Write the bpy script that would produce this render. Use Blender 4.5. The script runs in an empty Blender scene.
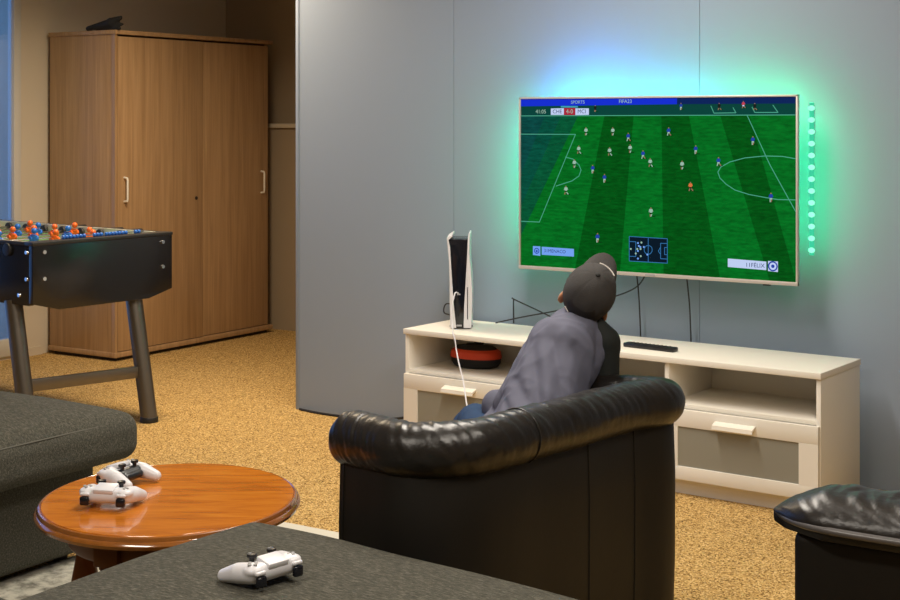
import bpy, bmesh, math, random
from mathutils import Vector, Matrix, Quaternion, noise
random.seed(7)
SC = bpy.context.scene
COL = SC.collection
R = math.radians

# ---------------------------------------------------------------- camera
cam_d = bpy.data.cameras.new('camera'); cam = bpy.data.objects.new('camera', cam_d); COL.objects.link(cam)
cam.location = (0, 0, 1.45); cam.rotation_euler = (R(90), 0, R(32.75))
cam_d.sensor_width = 36; cam_d.lens = 58; cam_d.shift_y = -0.2; cam_d.clip_end = 60
SC.camera = cam

# ---------------------------------------------------------------- world, lamps, exposure
w = bpy.data.worlds.new('dusk'); SC.world = w; w.use_nodes = True
w.node_tree.nodes['Background'].inputs[0].default_value = (0.115, 0.27, 0.62, 1)
w.node_tree.nodes['Background'].inputs[1].default_value = 2.1
SC.view_settings.view_transform = 'Standard'; SC.view_settings.look = 'None'
SC.view_settings.exposure = 0.0; SC.view_settings.gamma = 1.0
try: SC.view_settings.use_curve_mapping = False
except Exception: pass

def area(name, loc, sx, sy, power, col, rot=(0, 0, 0), spread=180):
    l = bpy.data.lights.new(name, 'AREA'); l.shape = 'RECTANGLE'; l.size = sx; l.size_y = sy
    l.energy = power; l.color = col; l.spread = R(spread)
    o = bpy.data.objects.new(name, l); COL.objects.link(o); o.location = loc; o.rotation_euler = rot
    return o
WARM = (1.0, 0.80, 0.55); NEUT = (1.0, 0.915, 0.80)
area('ceiling_lamp_tv', (-2.55, 4.1, 2.72), 0.25, 1.5, 66, NEUT)
area('ceiling_lamp_games', (-5.0, 5.4, 2.72), 0.5, 0.5, 52, WARM, spread=150)
area('ceiling_lamp_seating', (-0.6, 2.6, 2.72), 0.5, 1.4, 46, NEUT)
area('ceiling_lamp_rear', (-2.0, 0.6, 2.72), 1.2, 0.5, 50, NEUT)

# ---------------------------------------------------------------- helpers
class MB:
    """collects shapes into one mesh"""
    def __init__(s): s.bm = bmesh.new()
    def merge(s, t, mat=0, mtx=None):
        for f in t.faces: f.material_index = mat
        if mtx is not None: bmesh.ops.transform(t, matrix=mtx, verts=t.verts)
        me = bpy.data.meshes.new('tmp'); t.to_mesh(me); t.free(); s.bm.from_mesh(me); bpy.data.meshes.remove(me)
        return s
    def box(s, x0, x1, y0, y1, z0, z1, bev=0.0, seg=2, mat=0, mtx=None):
        t = bmesh.new(); bmesh.ops.create_cube(t, size=1)
        for v in t.verts: v.co = Vector(((x0+x1)/2+v.co.x*(x1-x0), (y0+y1)/2+v.co.y*(y1-y0), (z0+z1)/2+v.co.z*(z1-z0)))
        if bev: bmesh.ops.bevel(t, geom=list(t.edges), offset=bev, segments=seg, affect='EDGES', profile=0.5)
        return s.merge(t, mat, mtx)
    def cyl(s, p0, p1, r0, r1=None, seg=20, mat=0, bev=0.0, mtx=None):
        p0 = Vector(p0); p1 = Vector(p1); r1 = r0 if r1 is None else r1
        t = bmesh.new(); d = p1-p0
        bmesh.ops.create_cone(t, cap_ends=True, segments=seg, radius1=r0, radius2=r1, depth=d.length)
        if bev:
            es = [e for e in t.edges if abs(e.verts[0].co.z-e.verts[1].co.z) < 1e-6]
            bmesh.ops.bevel(t, geom=es, offset=bev, segments=2, affect='EDGES', profile=0.5)
        m = Matrix.Translation((p0+p1)/2) @ Vector((0, 0, 1)).rotation_difference(d.normalized()).to_matrix().to_4x4()
        bmesh.ops.transform(t, matrix=m, verts=t.verts)
        return s.merge(t, mat, mtx)
    def ball(s, c, r, mat=0, sub=3, rot=None, mtx=None):
        t = bmesh.new(); bmesh.ops.create_icosphere(t, subdivisions=sub, radius=1)
        rr = (r, r, r) if isinstance(r, (int, float)) else r
        m = Matrix.Translation(Vector(c)) @ (rot.to_4x4() if rot is not None else Matrix.Identity(4)) @ Matrix.Diagonal((*rr, 1))
        bmesh.ops.transform(t, matrix=m, verts=t.verts)
        return s.merge(t, mat, mtx)
    def cap(s, p0, r0, p1, r1, seg=20):
        """tapered capsule"""
        s.ball(p0, r0); s.ball(p1, r1)
        if (Vector(p1)-Vector(p0)).length > 1e-5: s.cyl(p0, p1, r0, r1, seg)
        return s
    def tube(s, pts, rad, seg=12, mat=0, smooth=0, closed=False):
        pts = [Vector(p) for p in pts]
        if smooth: pts = spline(pts, smooth)
        n = len(pts); rs = rad if isinstance(rad, list) else [rad]*n
        t = bmesh.new(); rings = []; up = None
        for i, p in enumerate(pts):
            d = (pts[min(i+1, n-1)]-pts[max(i-1, 0)]).normalized()
            if up is None:
                up = Vector((0, 0, 1)) if abs(d.z) < 0.9 else Vector((1, 0, 0))
            up = (up-d*up.dot(d)).normalized(); sd = d.cross(up)
            rings.append([t.verts.new(p+(up*math.cos(a)+sd*math.sin(a))*rs[i]) for a in [2*math.pi*k/seg for k in range(seg)]])
        for a, b in zip(rings, rings[1:]):
            for k in range(seg): t.faces.new((a[k], a[(k+1) % seg], b[(k+1) % seg], b[k]))
        t.faces.new(rings[0][::-1]); t.faces.new(rings[-1])
        bmesh.ops.recalc_face_normals(t, faces=t.faces)
        return s.merge(t, mat)
    def lathe(s, prof, c=(0, 0, 0), seg=48, mat=0, sx=1, sy=1, rot=0):
        t = bmesh.new(); rings = []
        cr, sr = math.cos(rot), math.sin(rot)
        for r, z in prof:
            if r < 1e-6: rings.append([t.verts.new((c[0], c[1], c[2]+z))]); continue
            ring = []
            for k in range(seg):
                a = 2*math.pi*k/seg; x = r*math.cos(a)*sx; y = r*math.sin(a)*sy
                ring.append(t.verts.new((c[0]+x*cr-y*sr, c[1]+x*sr+y*cr, c[2]+z)))
            rings.append(ring)
        for a, b in zip(rings, rings[1:]):
            if len(a) == 1 and len(b) == 1: continue
            for k in range(seg):
                k2 = (k+1) % seg
                if len(a) == 1: t.faces.new((a[0], b[k2], b[k]))
                elif len(b) == 1: t.faces.new((a[k], a[k2], b[0]))
                else: t.faces.new((a[k], a[k2], b[k2], b[k]))
        bmesh.ops.recalc_face_normals(t, faces=t.faces)
        return s.merge(t, mat)
    def prism(s, poly, h, bev=0.0, seg=2, mat=0, mtx=None):
        """polygon in xy extruded by h in z"""
        t = bmesh.new(); vs = [t.verts.new((x, y, 0)) for x, y in poly]
        f = t.faces.new(vs); r = bmesh.ops.extrude_face_region(t, geom=[f])
        for v in r['geom']:
            if isinstance(v, bmesh.types.BMVert): v.co.z += h
        bmesh.ops.recalc_face_normals(t, faces=t.faces)
        if bev: bmesh.ops.bevel(t, geom=list(t.edges), offset=bev, segments=seg, affect='EDGES', profile=0.5)
        return s.merge(t, mat, mtx)
    def cushion(s, x0, x1, y0, y1, z0, z1, r, dome=0.0, sag=0.0, n=26, mat=0):
        """soft box: rounded edges, domed top"""
        t = bmesh.new(); bmesh.ops.create_cube(t, size=2)
        bmesh.ops.subdivide_edges(t, edges=t.edges, cuts=n, use_grid_fill=True)
        h = Vector(((x1-x0)/2, (y1-y0)/2, (z1-z0)/2)); c = Vector(((x0+x1)/2, (y0+y1)/2, (z0+z1)/2))
        for v in t.verts:
            u = Vector([math.sin(q*math.pi/2)*0.55+q*0.45 for q in v.co])
            p = Vector((u.x*h.x, u.y*h.y, u.z*h.z))
            q = Vector([max(-(hh-r), min(hh-r, pp)) for hh, pp in zip(h, p)])
            d = p-q
            if d.length > 1e-9: p = q+d.normalized()*r
            k = (1-min(1, abs(p.x/h.x))**4)*(1-min(1, abs(p.y/h.y))**4)
            if p.z > 0: p.z += dome*k*(p.z/h.z)
            nz = noise.noise(Vector((p.x*5+c.x, p.y*5+c.y, p.z*3)))
            p += p.normalized()*nz*sag
            v.co = p+c
        return s.merge(t, mat)
    def build(s, name, mats, parent=None, sharp=38, kind=None, label=None, mtx=None, flat=False):
        if mtx is not None: bmesh.ops.transform(s.bm, matrix=mtx, verts=s.bm.verts)
        me = bpy.data.meshes.new(name)
        if not flat:
            for f in s.bm.faces: f.smooth = True
            for e in s.bm.edges:
                if len(e.link_faces) == 2 and e.calc_face_angle(0) > R(sharp): e.smooth = False
        s.bm.to_mesh(me); s.bm.free()
        for m in (mats if isinstance(mats, (list, tuple)) else [mats]): me.materials.append(m)
        o = bpy.data.objects.new(name, me); COL.objects.link(o)
        if parent is not None: o.parent = parent
        if kind: o['kind'] = kind
        if label: o['label'] = label
        return o

def spline(pts, sub):
    """Catmull-Rom through the points"""
    out = []; n = len(pts)
    for i in range(n-1):
        p0, p1, p2, p3 = pts[max(i-1, 0)], pts[i], pts[i+1], pts[min(i+2, n-1)]
        for k in range(sub):
            t = k/sub
            out.append(0.5*((2*p1)+(p2-p0)*t+(2*p0-5*p1+4*p2-p3)*t*t+(3*p1-p0-3*p2+p3)*t**3))
    out.append(pts[-1]); return out

def thing(name, label, cat, loc=(0, 0, 0), rz=0.0, group=None):
    o = bpy.data.objects.new(name, None); COL.objects.link(o); o.empty_display_size = 0.1
    o.location = loc; o.rotation_euler = (0, 0, rz); return tag(o, label, cat, group)
def tag(o, label, cat, group=None):
    o['label'] = label; o['category'] = cat
    if group: o['group'] = group
    return o
def struct(name, mb, m): return mb.build(name, m, kind='structure')

def remesh(mb, voxel, smooth=6, fac=0.5):
    """melt overlapping shapes of mb into one continuous skin and return it as a new MB"""
    me = bpy.data.meshes.new('tmp'); mb.bm.to_mesh(me); mb.bm.free()
    o = bpy.data.objects.new('tmp', me); COL.objects.link(o)
    m = o.modifiers.new('r', 'REMESH'); m.mode = 'VOXEL'; m.voxel_size = voxel
    if smooth: k = o.modifiers.new('s', 'SMOOTH'); k.factor = fac; k.iterations = smooth
    dg = bpy.context.evaluated_depsgraph_get(); dg.update()
    me2 = bpy.data.meshes.new_from_object(o.evaluated_get(dg))
    bpy.data.objects.remove(o); bpy.data.meshes.remove(me)
    r = MB(); r.bm.from_mesh(me2); bpy.data.meshes.remove(me2); return r

def text_mesh(txt, h):
    cu = bpy.data.curves.new('tmp', 'FONT'); cu.body = txt; cu.size = h*1.38; cu.align_x = 'CENTER'; cu.align_y = 'CENTER'
    o = bpy.data.objects.new('tmp', cu); COL.objects.link(o)
    dg = bpy.context.evaluated_depsgraph_get(); dg.update()
    me = bpy.data.meshes.new_from_object(o.evaluated_get(dg)); bpy.data.objects.remove(o)
    return me

# ---------------------------------------------------------------- materials
def mat(name, col, rough=0.5, metal=0.0, spec=0.5, emit=None, es=1.0, coat=0.0):
    m = bpy.data.materials.new(name); m.use_nodes = True; b = m.node_tree.nodes['Principled BSDF']
    b.inputs['Base Color'].default_value = (*col, 1); b.inputs['Roughness'].default_value = rough
    b.inputs['Metallic'].default_value = metal; b.inputs['Specular IOR Level'].default_value = spec
    b.inputs['Coat Weight'].default_value = coat
    if emit: b.inputs['Emission Color'].default_value = (*emit, 1); b.inputs['Emission Strength'].default_value = es
    return m
def nodes(m): return m.node_tree.nodes, m.node_tree.links, m.node_tree.nodes['Principled BSDF']
def texco(m, scale, src='Object'):
    n, l, b = nodes(m); t = n.new('ShaderNodeTexCoord'); k = n.new('ShaderNodeMapping'); k.inputs['Scale'].default_value = scale
    l.new(t.outputs[src], k.inputs[0]); return k.outputs[0]
def ramp_noise(m, scale, stops, nscale=1.0, detail=4, rough=0.6, tex='noise', dist=0.0):
    """colour of m from noise through a ramp"""
    n, l, b = nodes(m); v = texco(m, scale)
    if tex == 'noise':
        t = n.new('ShaderNodeTexNoise'); t.inputs['Scale'].default_value = nscale; t.inputs['Detail'].default_value = detail
        t.inputs['Roughness'].default_value = rough; t.inputs['Distortion'].default_value = dist; o = t.outputs['Fac']
    else:
        t = n.new('ShaderNodeTexVoronoi'); t.inputs['Scale'].default_value = nscale
        sp = n.new('ShaderNodeSeparateColor'); l.new(t.outputs['Color'], sp.inputs[0]); o = sp.outputs[0]
    l.new(v, t.inputs['Vector']); r = n.new('ShaderNodeValToRGB')
    e = r.color_ramp.elements
    while len(e) < len(stops): e.new(0.5)
    for k, (p, c) in zip(e, stops): k.position = p; k.color = (*c, 1)
    l.new(o, r.inputs[0]); l.new(r.outputs[0], b.inputs['Base Color'])
    return o
def bump(m, scale, nscale=1.0, strength=0.3, dist=0.01, detail=3, rough=0.6):
    n, l, b = nodes(m); v = texco(m, scale)
    t = n.new('ShaderNodeTexNoise'); t.inputs['Scale'].default_value = nscale; t.inputs['Detail'].default_value = detail
    t.inputs['Roughness'].default_value = rough
    k = n.new('ShaderNodeBump'); k.inputs['Strength'].default_value = strength; k.inputs['Distance'].default_value = dist
    l.new(v, t.inputs['Vector']); l.new(t.outputs['Fac'], k.inputs['Height']); l.new(k.outputs[0], b.inputs['Normal'])
M = {}
M['carpet'] = mat('carpet', (.5, .33, .12), .95, spec=.1)
ramp_noise(M['carpet'], (1, 1, 1), [(.0, (.075, .038, .012)), (.2, (.25, .142, .044)), (.42, (.49, .305, .103)), (.75, (.61, .395, .142)), (1, (.80, .57, .26))], nscale=210, tex='voronoi')
bump(M['carpet'], (1, 1, 1), 120, .5, .01)
M['ceiling'] = mat('ceiling_white', (.72, .69, .63), .9)
M['beige'] = mat('beige_paint', (.62, .54, .42), .85, spec=.2); bump(M['beige'], (1, 1, 1), 60, .08, .004)
M['brownwall'] = mat('brown_paint', (.36, .28, .19), .85, spec=.2)
M['grey'] = mat('blue_grey_paint', (.265, .312, .392), .5, spec=.35); bump(M['grey'], (60, 60, 2), 1, .06, .002)
M['joint'] = mat('panel_joint', (.15, .165, .19), .7)
M['white_frame'] = mat('window_frame_white', (.62, .60, .55), .45)
M['wood'] = mat('oak_veneer', (.36, .2, .09), .30, spec=.8)
ramp_noise(M['wood'], (26, 26, .9), [(.25, (.32, .185, .088)), (.5, (.43, .262, .130)), (.75, (.53, .335, .178))], nscale=1.6, detail=6, dist=.6)
bump(M['wood'], (80, 80, 2), 1, .08, .002)
M['plinth'] = mat('dark_plinth', (.03, .02, .015), .6)
M['cream'] = mat('cream_lacquer', (.81, .775, .695), .42, spec=.4)
M['handle'] = mat('cream_handle', (.84, .80, .71), .35)
M['frost'] = mat('frosted_glass', (.26, .255, .215), .28, spec=.5)
M['leather'] = mat('black_leather', (.011, .0095, .0085), .33, spec=.5)
bump(M['leather'], (1, 1, 1), 55, .22, .006, 6)
M['leather_panel'] = mat('black_leather_panel', (.010, .0085, .0065), .5, spec=.28); bump(M['leather_panel'], (1, 1, 1), 9, .12, .01, 5)
M['piping_leather'] = mat('leather_piping', (.10, .095, .095), .28)  # lighter than the hide: the highlight along the piping is put into its colour
M['sofa'] = mat('charcoal_weave', (.045, .046, .038), .95, spec=.12)
ramp_noise(M['sofa'], (18, 60, 60), [(.3, (.026, .027, .022)), (.52, (.082, .079, .063)), (.75, (.23, .215, .175))], nscale=3, detail=7, rough=.8)
bump(M['sofa'], (1, 1, 1), 240, .7, .004, 4)
M['sofa_pipe'] = mat('sofa_seam', (.11, .105, .085), .9)
M['cherry'] = mat('varnished_cherry', (.42, .13, .02), .16, spec=.5, coat=.6)
ramp_noise(M['cherry'], (3.2, 22, 22), [(.25, (.33, .085, .007)), (.5, (.56, .170, .013)), (.8, (.70, .255, .025))], nscale=1.2, detail=6, dist=.7)
M['cherry_dark'] = mat('varnished_cherry_edge', (.26, .085, .014), .16, spec=.6, coat=.7)
ramp_noise(M['cherry_dark'], (9, 9, 9), [(.3, (.19, .058, .009)), (.7, (.33, .115, .02))], nscale=1.2)
M['cherry_leg'] = mat('varnished_cherry_leg', (.22, .07, .011), .38, spec=.4)
M['rug'] = mat('pale_rug', (.5, .48, .4), .95, spec=.1)
ramp_noise(M['rug'], (1, 1, 1), [(.32, (.16, .15, .12)), (.48, (.42, .40, .33)), (.6, (.60, .57, .47))], nscale=22, detail=5)
bump(M['rug'], (1, 1, 1), 260, .6, .006)
M['rug_edge'] = mat('rug_border', (.60, .57, .48), .95, spec=.1)
M['pwhite'] = mat('white_plastic', (.71, .71, .75), .33)
M['pblack'] = mat('black_plastic', (.012, .012, .014), .35)
M['gloss'] = mat('gloss_black', (.008, .009, .014), .12)
M['rubber'] = mat('black_rubber', (.015, .015, .015), .6)
M['cable'] = mat('black_cable', (.012, .012, .013), .5)
M['silver'] = mat('silver_bezel', (.62, .57, .53), .35, metal=.35)
M['tvback'] = mat('tv_back_black', (.01, .01, .011), .5)
M['steel'] = mat('brushed_steel', (.20, .18, .155), .34, metal=.85)
M['chrome'] = mat('chrome', (.75, .74, .72), .2, metal=1)
M['foos'] = mat('black_laminate', (.013, .012, .012), .22, spec=.6)
M['foosrim'] = mat('black_rim', (.03, .028, .026), .38)
M['pitch'] = mat('green_playfield', (.13, .30, .11), .5)
M['cream_in'] = mat('cream_inner_wall', (.86, .80, .66), .5)
M['orange'] = mat('orange_plastic', (.85, .14, .015), .35)
M['blue'] = mat('blue_plastic', (.025, .16, .62), .35)
M['shirt'] = mat('grey_jersey', (.118, .122, .168), .85, spec=.2); bump(M['shirt'], (1, 1, 1), 350, .15, .002)
M['sleeve'] = mat('black_jersey', (.016, .019, .018), .75, spec=.25)
M['navy'] = mat('navy_denim', (.018, .045, .105), .8, spec=.2); bump(M['navy'], (1, 1, 1), 300, .3, .003)
M['skin'] = mat('skin', (.42, .19, .09), .5); nodes(M['skin'])[2].inputs['Subsurface Weight'].default_value = .08
M['hair'] = mat('dark_hair', (.012, .009, .007), .6)
M['cap'] = mat('dark_grey_cap', (.050, .047, .046), .85, spec=.2); bump(M['cap'], (1, 1, 1), 260, .35, .003)
M['capline'] = mat('white_piping', (.78, .74, .70), .6)
M['eye'] = mat('eye_white', (.8, .8, .78), .2); M['iris'] = mat('iris', (.03, .015, .008), .2); M['lip'] = mat('lip', (.33, .10, .07), .45)
M['red'] = mat('orange_red_band', (.66, .055, .012), .55)
M['blackcloth'] = mat('black_cloth', (.010, .010, .010), .8)
M['logo'] = mat('grey_emblem', (.35, .35, .36), .4)
g = bpy.data.materials.new('window_glass'); g.use_nodes = True
gn, gl = g.node_tree.nodes, g.node_tree.links; gn.clear()
go = gn.new('ShaderNodeOutputMaterial'); gm = gn.new('ShaderNodeMixShader'); gt = gn.new('ShaderNodeBsdfTransparent'); gg = gn.new('ShaderNodeBsdfGlossy'); gf = gn.new('ShaderNodeFresnel')
gg.inputs['Roughness'].default_value = .02; gt.inputs[0].default_value = (.9, .95, 1, 1)
gl.new(gf.outputs[0], gm.inputs[0]); gl.new(gt.outputs[0], gm.inputs[1]); gl.new(gg.outputs[0], gm.inputs[2]); gl.new(gm.outputs[0], go.inputs[0])
M['glass'] = g
def emis(name, col, s):
    m = mat(name, (0, 0, 0), .25, spec=.06, emit=col, es=s); return m

# ---------------------------------------------------------------- the room
WY = 5.70          # face of the grey partition wall
mb = MB(); mb.box(-7.3, 2.7, -2.2, 8.1, -.1, 0); struct('floor', mb, M['carpet'])
mb = MB(); mb.box(-7.3, 2.7, -2.2, 8.1, 2.75, 2.85); struct('ceiling', mb, M['ceiling'])
mb = MB(); mb.box(-7.0, 2.7, 7.9, 8.1, 0, 2.75); struct('wall_back', mb, M['brownwall'])
mb = MB(); mb.box(-6.99, -4.58, 7.80, 7.90, 0, 1.395); mb.box(-6.99, -4.58, 7.775, 7.90, 1.395, 1.425, .004, mat=1); struct('trim_1', mb, [M['brownwall'], M['beige']])
# left wall with a tall window opening
mb = MB(); mb.box(-7.2, -7.0, -2.2, 1.9, 0, 2.75); mb.box(-7.2, -7.0, 6.03, 8.1, 0, 2.75); mb.box(-7.2, -7.0, 1.9, 6.03, 2.5, 2.75); mb.box(-7.2, -7.0, 1.9, 6.03, 0, .02)
struct('wall_left', mb, M['beige'])
mb = MB()
for y0, y1 in ((1.9, 1.97), (3.22, 3.29), (4.58, 4.65), (5.975, 6.03)): mb.box(-7.05, -6.99, y0, y1, .02, 2.5, .004)
mb.box(-7.05, -6.985, 1.9, 6.03, .02, .125, .006); mb.box(-7.05, -6.99, 1.9, 6.03, 2.43, 2.5, .006)
fr = mb.build('window_1', M['white_frame'], kind='structure')
MB().box(-7.020, -7.014, 1.95, 5.98, .1, 2.45).build('window_pane', M['glass'], fr)
mb = MB(); mb.box(-7.0, -6.985, 6.04, 6.19, 0, .05); struct('baseboard_left', mb, M['beige'])
mb = MB(); mb.box(2.5, 2.7, -2.2, 8.1, 0, 2.75); struct('wall_right', mb, M['beige'])
mb = MB(); mb.box(-7.2, 2.7, -2.4, -2.2, 0, 2.75); struct('wall_rear', mb, M['beige'])
# grey panelled partition: 1.2 m boards with fine joints
mb = MB(); mb.box(-4.57, 2.5, WY+.012, WY+.14, 0, 2.75, mat=1)
xs = [-4.58, -3.645, -2.417, -1.19, .04, 1.27, 2.5]
for a, b in zip(xs, xs[1:]): mb.box(a+(.0011 if a > -4.5 else 0), b-.0011, WY, WY+.02, 0, 2.75)
mb.box(-4.585, -4.565, WY-.004, WY+.145, 0, 2.75, .003)
struct('wall_tv', mb, [M['grey'], M['joint']])
SCR_POLY = [["board",[[0.0,0.728],[0.741,0.728],[0.741,0.703],[0.0,0.698]]],["boarddim",[[0.741,0.728],[1.248,0.728],[1.248,0.703],[0.741,0.703]]],["apron",[[0.0,0.698],[0.741,0.703],[1.248,0.703],[1.248,0.658],[0.0,0.656]]],["dark",[[0.409,0.66],[0.545,0.66],[0.481,0.0],[0.268,0.0]]],["dark",[[0.671,0.659],[0.793,0.659],[0.929,0.0],[0.681,0.0]]],["dark",[[0.929,0.659],[1.054,0.659],[1.248,0.0],[1.138,0.0]]],["teal",[[0.0,0.656],[0.282,0.655],[0.0,0.131]]]]
SCR_LINES = [[[0.0,0.656],[1.248,0.658]],[[0.0,0.576],[0.27,0.576]],[[0.27,0.576],[0.16,0.339],[0.093,0.193]],[[0.0,0.193],[0.093,0.193]],[[0.221,0.478],[0.258,0.47],[0.287,0.445],[0.297,0.424],[0.287,0.398],[0.253,0.376],[0.175,0.352]],[[1.044,0.658],[1.14,0.459],[1.248,0.273]],[[1.248,0.485],[1.193,0.494],[1.119,0.495],[1.035,0.486],[0.972,0.469],[0.933,0.448],[0.92,0.427],[0.929,0.403],[0.955,0.379],[0.993,0.356],[1.052,0.34],[1.119,0.33],[1.173,0.323],[1.248,0.324]],[[0.89,0.695],[0.903,0.666],[0.997,0.667],[0.985,0.688]],[[1.065,0.69],[1.077,0.668],[1.173,0.668],[1.152,0.697]]]
SCR_PLAYERS = [["white",0.321,0.59],["white",0.448,0.59],["white",0.286,0.511],["white",0.433,0.505],["white",0.529,0.518],["white",0.265,0.451],["white",0.224,0.336],["white",0.621,0.461],["white",0.764,0.453],["white",0.624,0.255],["blue",0.52,0.567],["blue",0.588,0.494],["blue",0.704,0.591],["blue",0.353,0.429],["blue",0.409,0.391],["blue",0.824,0.517],["blue",0.923,0.47],["blue",1.069,0.556],["blue",1.144,0.331],["blue",0.376,0.137],["blue",0.759,0.694],["orange",0.801,0.366],["black",0.365,0.687],["black",0.926,0.693],["black",1.077,0.692],["red",1.029,0.7]]
SCR_UI = [["uiblue",[[0.061,0.087],[0.098,0.087],[0.098,0.046],[0.061,0.048]]],["uiblue",[[0.105,0.086],[0.263,0.084],[0.263,0.051],[0.105,0.051]]],["ui",[[0.963,0.079],[1.125,0.075],[1.125,0.041],[0.963,0.045]]],["ui",[[1.132,0.078],[1.173,0.078],[1.173,0.036],[1.132,0.038]]],["ui",[[0.15,0.688],[0.214,0.689],[0.214,0.66],[0.15,0.66]]],["uired",[[0.214,0.69],[0.27,0.69],[0.27,0.659],[0.214,0.66]]],["ui",[[0.27,0.688],[0.335,0.688],[0.335,0.66],[0.27,0.659]]],["uiteal",[[0.199,0.699],[0.282,0.698],[0.282,0.691],[0.199,0.692]]],["map",[[0.525,0.149],[0.698,0.147],[0.698,0.046],[0.525,0.046]]]]
SCR_MAPLINES = [[[0.525,0.149],[0.698,0.147],[0.698,0.046],[0.525,0.046],[0.525,0.149]],[[0.612,0.148],[0.612,0.046]],[[0.525,0.128],[0.555,0.128],[0.555,0.066],[0.525,0.066]],[[0.698,0.127],[0.668,0.127],[0.668,0.063],[0.698,0.063]],[[0.63,0.098],[0.629,0.091],[0.625,0.085],[0.619,0.08],[0.612,0.079],[0.605,0.08],[0.599,0.083],[0.595,0.089],[0.593,0.096],[0.595,0.103],[0.599,0.109],[0.605,0.114],[0.612,0.115],[0.619,0.114],[0.625,0.111],[0.629,0.105],[0.63,0.098]],[[0.668,0.111],[0.658,0.094],[0.668,0.08]],[[0.698,0.111],[0.686,0.11],[0.686,0.081],[0.698,0.081]]]
SCR_DOTS = [["uiblue",0.565,0.123],["uiblue",0.569,0.111],["uiblue",0.576,0.107],["white",0.581,0.126],["white",0.562,0.098],["white",0.577,0.099],["uiblue",0.565,0.09],["white",0.555,0.079],["white",0.578,0.069],["uiblue",0.565,0.058],["uiblue",0.608,0.077],["uiblue",0.592,0.108],["white",0.532,0.097]]
SCR_TEXT = [["41:05",[0.101,0.674],0.022,"white"],["CHE",[0.182,0.674],0.022,"ink"],["4-0",[0.242,0.674],0.024,"white"],["MCI",[0.301,0.674],0.022,"ink"],["SPORTS",[0.282,0.714],0.018,"white"],["FIFA23",[0.507,0.716],0.02,"white"],["31MENACO",[0.158,0.069],0.019,"ink"],["11FÉLIX",[1.088,0.057],0.022,"ink"]]
SCR_BADGES = [[0.08,0.067],[1.152,0.058]]

# ---------------------------------------------------------------- wardrobe
t = thing('wardrobe', 'tall oak-veneer wardrobe with two sliding doors in the far corner', 'wardrobe', (-.022, -.039, .004)); t.scale = (1, 1.011, 1)
mb = MB(); mb.box(-6.94, -6.40, 6.20, 6.222, .035, 1.965, .002); mb.box(-6.94, -6.40, 7.598, 7.62, .035, 1.965, .002); mb.box(-6.94, -6.92, 6.222, 7.598, .035, 1.965); mb.box(-6.92, -6.42, 6.222, 7.598, .05, .07)
mb.build('carcass', M['wood'], t)
MB().box(-6.945, -6.362, 6.192, 7.64, 1.962, 1.988, .003).build('top_board', M['wood'], t)
MB().box(-6.945, -6.362, 6.192, 7.64, .018, .048, .003).build('base_board', M['wood'], t)
MB().box(-6.92, -6.39, 6.22, 7.61, 0, .018).build('plinth', M['plinth'], t)
MB().box(-6.40, -6.372, 6.197, 6.216, .048, 1.962).build('edge_strip', M['wood'], t)
for (x, y0, y1, hy) in ((-6.372, 6.221, 6.960, 6.273), (-6.386, 6.948, 7.617, 7.547)):
    d = MB().box(x-.018, x, y0, y1, .052, 1.95, .002).build('door', M['wood'], t)
    mb = MB(); mb.tube([(x, hy, .952), (x+.026, hy, .956), (x+.028, hy, .968), (x+.028, hy, 1.082), (x+.026, hy, 1.094), (x, hy, 1.098)], .0065, 10)
    mb.build('handle', M['handle'], d)
    if y0 < 6.5: MB().cyl((x-.001, 6.897, .946), (x+.004, 6.897, .946), .011, seg=16).build('lock', M['plinth'], d)
# crumpled black thing on top of the wardrobe
mb = MB()
mb.cap((-6.62, 6.225, 2.005), .016, (-6.44, 6.235, 2.035), .026); mb.cap((-6.44, 6.235, 2.04), .026, (-6.375, 6.25, 2.062), .014); mb.cap((-6.44, 6.24, 2.025), .022, (-6.365, 6.26, 2.025), .009)
mb.cap((-6.56, 6.24, 2.0), .011, (-6.37, 6.24, 2.0), .011); mb.cap((-6.5, 6.235, 2.02), .02, (-6.42, 6.235, 2.045), .02); mb.cap((-6.385, 6.248, 2.058), .013, (-6.368, 6.255, 2.072), .006)
mb = remesh(mb, .006, 3)
tag(mb.build('folded_cloth', M['blackcloth']), 'crumpled black cloth-like bundle lying on top of the wardrobe', 'bundle')

# ---------------------------------------------------------------- foosball table (its own frame: x away along the table's length is negative, y across)
FA = math.atan2(.076, .806)
ft = thing('foosball_table', 'black foosball table with slanted steel legs at the left edge', 'foosball table', (-5.076, 4.444, 0), -FA)
L_, W_ = 1.46, .81
def endpanel(x0, x1):
    prof = [(0, .625), (.145, .588), (W_-.145, .588), (W_, .625), (W_, .885), (0, .885)]
    m = Matrix(((0, 0, 1, x0), (1, 0, 0, 0), (0, 1, 0, 0), (0, 0, 0, 1)))
    return MB().prism(prof, x1-x0, .002, mtx=m).build('end_panel', M['foos'], ft)
endpanel(-.03, 0); endpanel(-L_, -L_+.03)
for y0, y1 in ((0, .028), (W_-.028, W_)): MB().box(-L_+.03, -.03, y0, y1, .615, .885, .002).build('side_panel', M['foos'], ft)
MB().box(-L_+.03, -.03, .028, W_-.028, .63, .64).build('bottom_board', M['foos'], ft)
mb = MB(); mb.box(-.062, .004, -.004, W_+.004, .885, .902, .005); mb.box(-L_-.004, -L_+.062, -.004, W_+.004, .885, .902, .005)
for y0, y1 in ((-.004, .03), (W_-.03, W_+.004)): mb.box(-L_+.05, -.05, y0, y1, .885, .9, .004)
mb.build('top_rim', M['foosrim'], ft)
mb = MB(); mb.box(-L_+.06, -.06, .03, .038, .79, .899); mb.box(-L_+.06, -.06, W_-.038, W_-.03, .79, .899); mb.box(-L_+.055, -L_+.062, .03, W_-.03, .79, .884); mb.box(-.062, -.055, .03, W_-.03, .79, .884)
mb.build('inner_wall', M['cream_in'], ft)
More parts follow.
